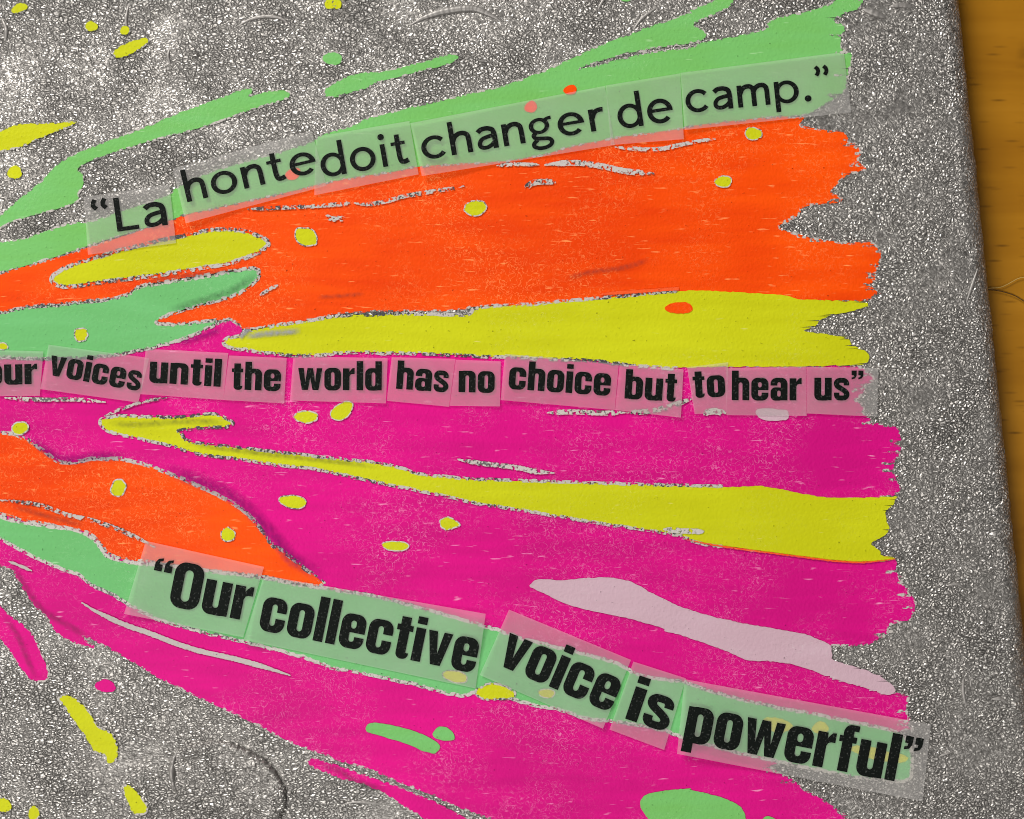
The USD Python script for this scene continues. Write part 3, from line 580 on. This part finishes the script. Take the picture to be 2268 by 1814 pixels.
def light(ch):
    t = .15
    ring = ell(.375, .35, .375, .365).difference(ell(.375, .35, .225, .235))
    if ch == 'o': return ring
    if ch == 'c': return ring.difference(Polygon([(.42, .35), (1.0, .93), (1.2, .35), (1.0, -.18)]))
    if ch == 'e': return ring.difference(Polygon([(.40, .325), (1.2, .325), (1.0, -.12), (.62, .13)])).union(box(.12, .325, .745, .43))
    if ch == 'a': return unary_union([path([(.06, .56), (.16, .645), (.33, .66), (.48, .60), (.515, .46), (.515, 0)], t), path([(.52, .41), (.36, .40), (.16, .35), (.075, .24), (.08, .12), (.17, .06), (.30, .065), (.42, .13), (.50, .22)], .13), box(.45, 0, .585, .12)])
    n = unary_union([box(0, 0, t, .69), path([(.09, .42), (.15, .56), (.28, .64), (.42, .635), (.52, .56), (.535, .40), (.535, 0)], t)])
    if ch == 'n': return n
    if ch == 'h': return n.union(box(0, 0, t, 1.04))
    if ch == 'm': return unary_union([box(0, 0, t, .69), path([(.09, .42), (.15, .57), (.27, .64), (.40, .635), (.475, .56), (.485, .40), (.485, 0)], t), path([(.47, .42), (.54, .57), (.66, .64), (.79, .635), (.87, .56), (.88, .40), (.88, 0)], t)])
    if ch == 'r': return unary_union([box(0, 0, t, .69), path([(.09, .40), (.14, .54), (.22, .62), (.34, .645), (.42, .635)], t)])
    if ch == 't': return unary_union([path([(.21, .90), (.20, .60), (.20, .22), (.23, .08), (.33, .055), (.45, .10)], t), box(0, .575, .42, .685)])
    d = ell(.355, .345, .355, .36).difference(ell(.365, .345, .215, .235))
    if ch == 'd': return d.union(box(.57, 0, .57 + t, 1.04))
    if ch == 'p': return affinity.rotate(d, 180, origin=(.36, .345)).union(box(0, -.26, t, .69))
    if ch == 'i': return box(.02, 0, .02 + t, .69).union(Point(.095, .90).buffer(.10))
    if ch == 'L': return box(0, 0, t, 1.0).union(box(0, 0, .56, .13))
    if ch == 'g': return unary_union([ell(.315, .45, .29, .255).difference(ell(.315, .45, .155, .145)), path([(.46, .60), (.58, .655), (.68, .66)], .11), path([(.20, .25), (.11, .18), (.16, .08), (.34, .055), (.54, .03), (.62, -.06), (.57, -.18), (.40, -.245), (.22, -.235), (.09, -.16), (.10, -.06), (.22, .03)], .125)])
    if ch == '.': return Point(.11, .075).buffer(.105)
    q = path([(.155, .745), (.075, .83), (.075, .93), (.14, 1.03)], .125)
    if ch == '\u201c': return unary_union([q, affinity.translate(q, .245)])
    if ch == '\u201d': return affinity.rotate(unary_union([q, affinity.translate(q, .245)]), 180, origin=(.2, .89))
    raise KeyError(ch)

def set_word(text, font, gap, b0, b1, asc):
    """letters of a word in photograph pixels, spread from baseline point b0 to b1"""
    gl, x = [], 0
    for ch in text:
        g = font(ch).buffer(-.004) if font is light else font(ch)
        mx, _, Mx, _ = g.bounds
        gl.append(affinity.translate(g, x - mx)); x += Mx - mx + gap(ch)
    w = max(g.bounds[2] for g in gl)
    b0, b1 = np.array(b0), np.array(b1); d = b1 - b0; L = np.linalg.norm(d); d /= L; up = np.array([d[1], -d[0]])
    sx = L / w
    return [affinity.affine_transform(g, [d[0] * sx, up[0] * asc, d[1] * sx, up[1] * asc, b0[0], b0[1]]) for g in gl]

def one(t, x, y): return P(f'{t} {x},{y}')[0]
GROUP = 'cut-out printed words stuck on the canvas'
si = [0]
def strip(text, quad, b0, b1, asc, font, label, lifts=()):
    """a slip of tracing paper, corners quad (top left, top right, bottom right, bottom left), with its printed letters"""
    si[0] += 1
    base = .0006 + .000045 * (si[0] % 4)
    Q = np.array(P(quad))
    lf = [(np.array(Q[c]) if isinstance(c, int) else np.array(P(c)[0]), h * 1e-3, r) for c, h, r in lifts]
    def height(p):
        z = base + .00012 * (meshkit.noise(np.c_[p / 60, np.full(len(p), si[0])], 9) - .5)
        for c, h, r in lf: z = z + h * np.exp(-(((p - c) / r) ** 2).sum(1))
        return z
    def world(p, dz=0):
        h = height(p) + dz; k = (D - h) / D * PX
        return np.c_[(p[:, 0] - PW / 2) * k, (PH / 2 - p[:, 1]) * k, T + h]
    root = thing('word_strip', label, 'paper strip', GROUP)
    nu, nv = 41, 17
    u, v = np.meshgrid(np.linspace(0, 1, nu), np.linspace(0, 1, nv))
    u, v = u.ravel()[:, None], v.ravel()[:, None]
    p = (1 - u) * (1 - v) * Q[0] + u * (1 - v) * Q[1] + u * v * Q[2] + (1 - u) * v * Q[3]
    i = np.arange(nu * nv).reshape(nv, nu)
    q = np.stack([i[:-1, :-1], i[1:, :-1], i[1:, 1:], i[:-1, 1:]], -1).reshape(-1, 4)
    obj('paper', trimesh.Trimesh(world(p), np.vstack([q[:, [0, 1, 2]], q[:, [0, 2, 3]]]), process=False), TRACING, root, smooth=True)
    asc *= TS
    gap = (lambda c: .07) if font is bold else (lambda c: .15)
    for g in set_word(text, font, gap, b0, b1, asc):
        ms = []
        for pg in polys(g.simplify(.15)):
            vv, ff = trimesh.creation.triangulate_polygon(pg, engine='earcut')
            vv, ff = trimesh.remesh.subdivide_to_size(np.c_[vv, np.zeros(len(vv))], ff, 16)
            w3 = world(vv[:, :2], .00005)
            m = trimesh.Trimesh(w3, ff, process=False)
            if m.face_normals[:, 2].sum() < 0: m.invert()
            ms.append(m)
        obj('letter', trimesh.util.concatenate(ms), INK, root)

TP = 'translucent paper strip printed with '
strip('\u201cLa', 'A 500,1175 1010,1100 1050,1450 525,1520', one('A', 565, 1402), one('A', 1002, 1342), 203, light, TP + 'an opening quote and La, leftmost of the top line', [(3, .7, 60)])
strip('honte', 'A 1030,1005 1860,780 1948,1108 1108,1332', one('A', 1118, 1208), one('A', 1898, 1025), 190, light, TP + 'the word honte in thin black letters', [(3, 1.0, 90)])
strip('doit', 'A 1885,815 B 465,722 520,1040 A 1875,1165', one('A', 1925, 1062), one('B', 470, 970), 200, light, TP + 'the word doit in thin black letters', [(1, .3, 60)])
strip('changer', 'B 470,735 1632,512 1690,865 540,1050', one('B', 548, 957), one('B', 1640, 772), 193, light, TP + 'the word changer in thin black letters', [(3, 1.2, 120)])
strip('de', 'B 1636,510 C 103,438 125,830 B 1668,865', one('B', 1718, 772), one('B', 2047, 722), 205, light, TP + 'the word de in thin black letters', [(2, .5, 60)])
strip('camp.\u201d', 'C 105,435 1080,310 1125,670 130,775', one('C', 142, 675), one('C', 1005, 588), 192, light, TP + 'camp, a full stop and a closing quote in thin letters', [(3, .5, 70)])
strip('our', 'D -300,500 258,515 237,780 -320,785', one('D', -95, 715), one('D', 222, 710), 160, bold, TP + 'the bold word our, cut by the left picture edge')
strip('voices', 'D 290,475 890,555 825,820 240,740', one('D', 287, 655), one('D', 832, 753), 158, bold, TP + 'the bold word voices, tilted downwards', [(3, .5, 50), (2, .3, 50)])
strip('until', 'D 870,500 1362,525 1332,805 838,770', one('D', 888, 700), one('D', 1315, 727), 166, bold, TP + 'the bold word until', [(3, .4, 50)])
strip('the', 'D 1366,540 1710,555 1695,825 1332,805', one('D', 1380, 742), one('D', 1673, 752), 168, bold, TP + 'the bold word the')
strip('world', 'D 1750,545 E 335,555 325,825 D 1730,808', one('D', 1778, 745), one('E', 300, 748), 174, bold, TP + 'the bold word world', [(2, .3, 50)])
strip('has', 'E 360,550 740,560 702,845 330,810', one('E', 385, 738), one('E', 695, 760), 170, bold, TP + 'the bold word has')
strip('no', 'E 742,565 1010,575 1005,843 705,840', one('E', 758, 758), one('E', 973, 762), 168, bold, TP + 'the bold word no', [(2, .3, 50)])
strip('choice', 'E 1035,530 1715,590 1690,865 1010,805', one('E', 1055, 738), one('E', 1662, 780), 172, bold, TP + 'the bold word choice', [(3, .5, 60)])
strip('but', 'E 1720,590 2100,622 2085,910 1692,865', one('E', 1748, 796), one('E', 2055, 815), 176, bold, TP + 'the bold word but', [(2, .3, 50)])
strip('to', 'F 145,610 390,580 380,885 190,888', one('F', 183, 793), one('F', 374, 783), 168, bold, TP + 'the bold word to')
strip('hear', 'F 380,615 857,605 858,900 380,895', one('F', 412, 806), one('F', 828, 808), 176, bold, TP + 'the bold word hear', [(2, .3, 40)])
strip('us\u201d', 'F 859,606 1285,615 1280,905 860,885', one('F', 903, 806), one('F', 1196, 808), 178, bold, TP + 'the bold word us and a closing quote')
strip('\u201cOur', 'G 870,65 1575,220 1450,640 740,500', one('G', 880, 424), one('G', 1478, 545), 270, bold, TP + 'an opening quote and the bold word Our', [(3, .5, 80), (2, .3, 60)])
strip('collective', 'G 1575,270 H 920,500 860,945 G 1455,655', one('G', 1540, 592), one('H', 850, 853), 268, bold, TP + 'the bold word collective', [(1, 1.0, 80), (3, .8, 60)])
strip('voice', 'H 1060,475 1787,775 1620,1185 885,865', one('H', 985, 800), one('H', 1662, 1087), 272, bold, TP + 'the bold word voice, tilted steeply downwards', [(2, .6, 80), (3, .4, 70)])
strip('is', 'H 1802,785 2115,885 1985,1312 1660,1190', one('H', 1752, 1125), one('H', 1998, 1208), 272, bold, TP + 'the short bold word is')
strip('powerful\u201d', 'I 130,890 1600,1160 1550,1620 85,1335', one('I', 118, 1257), one('I', 1506, 1523), 283, bold, TP + 'the bold word powerful and a closing quote', [(3, 1.8, 130), (2, .5, 80), (1, .3, 80)])

# ------------------------------------------------------------------ hair and fibre on the table
def tube(pts, r, name, m, label, cat):
    p = chaikin(pts, 3, closed=False); ln = LineString(p); n = 40
    q = np.array([ln.interpolate(x).coords[0] for x in np.linspace(0, ln.length, n)])
    c = np.array([at(x, y, .0007) for x, y in q])
    tan = np.gradient(c, axis=0); tan /= np.linalg.norm(tan, axis=1, keepdims=True); side = np.cross(tan, [0, 0, 1.0])
    rows = [c + side * r * math.cos(a) + np.array([0, 0, 1]) * r * math.sin(a) for a in np.linspace(0, 2 * np.pi, 7)[:-1]]
    v = np.stack(rows, 1).reshape(-1, 3); f = []
    for i in range(n - 1):
        for j in range(6):
            a, b = i * 6 + j, i * 6 + (j + 1) % 6
            f += [[a, b, b + 6], [a, b + 6, a + 6]]
    path_ = obj(name, trimesh.Trimesh(v, f, process=False), m, smooth=True); tag(path_, label, cat)
tube([(2150, 642), (2187, 641), (2206, 643), (2226, 647), (2249, 655), (2268, 667), (2300, 692), (2330, 730)], .00016, 'hair', plain('dark_hair', (.07, .03, .004), .4), 'dark curved hair on the wood coming from under the canvas', 'hair')
tube([(2160, 640), (2195, 638), (2216, 637), (2235, 628), (2255, 616), (2275, 613), (2310, 612)], .00012, 'fibre', plain('pale_fibre', (.55, .38, .12), .4), 'fine pale fibre on the wood just above the dark hair', 'fibre')
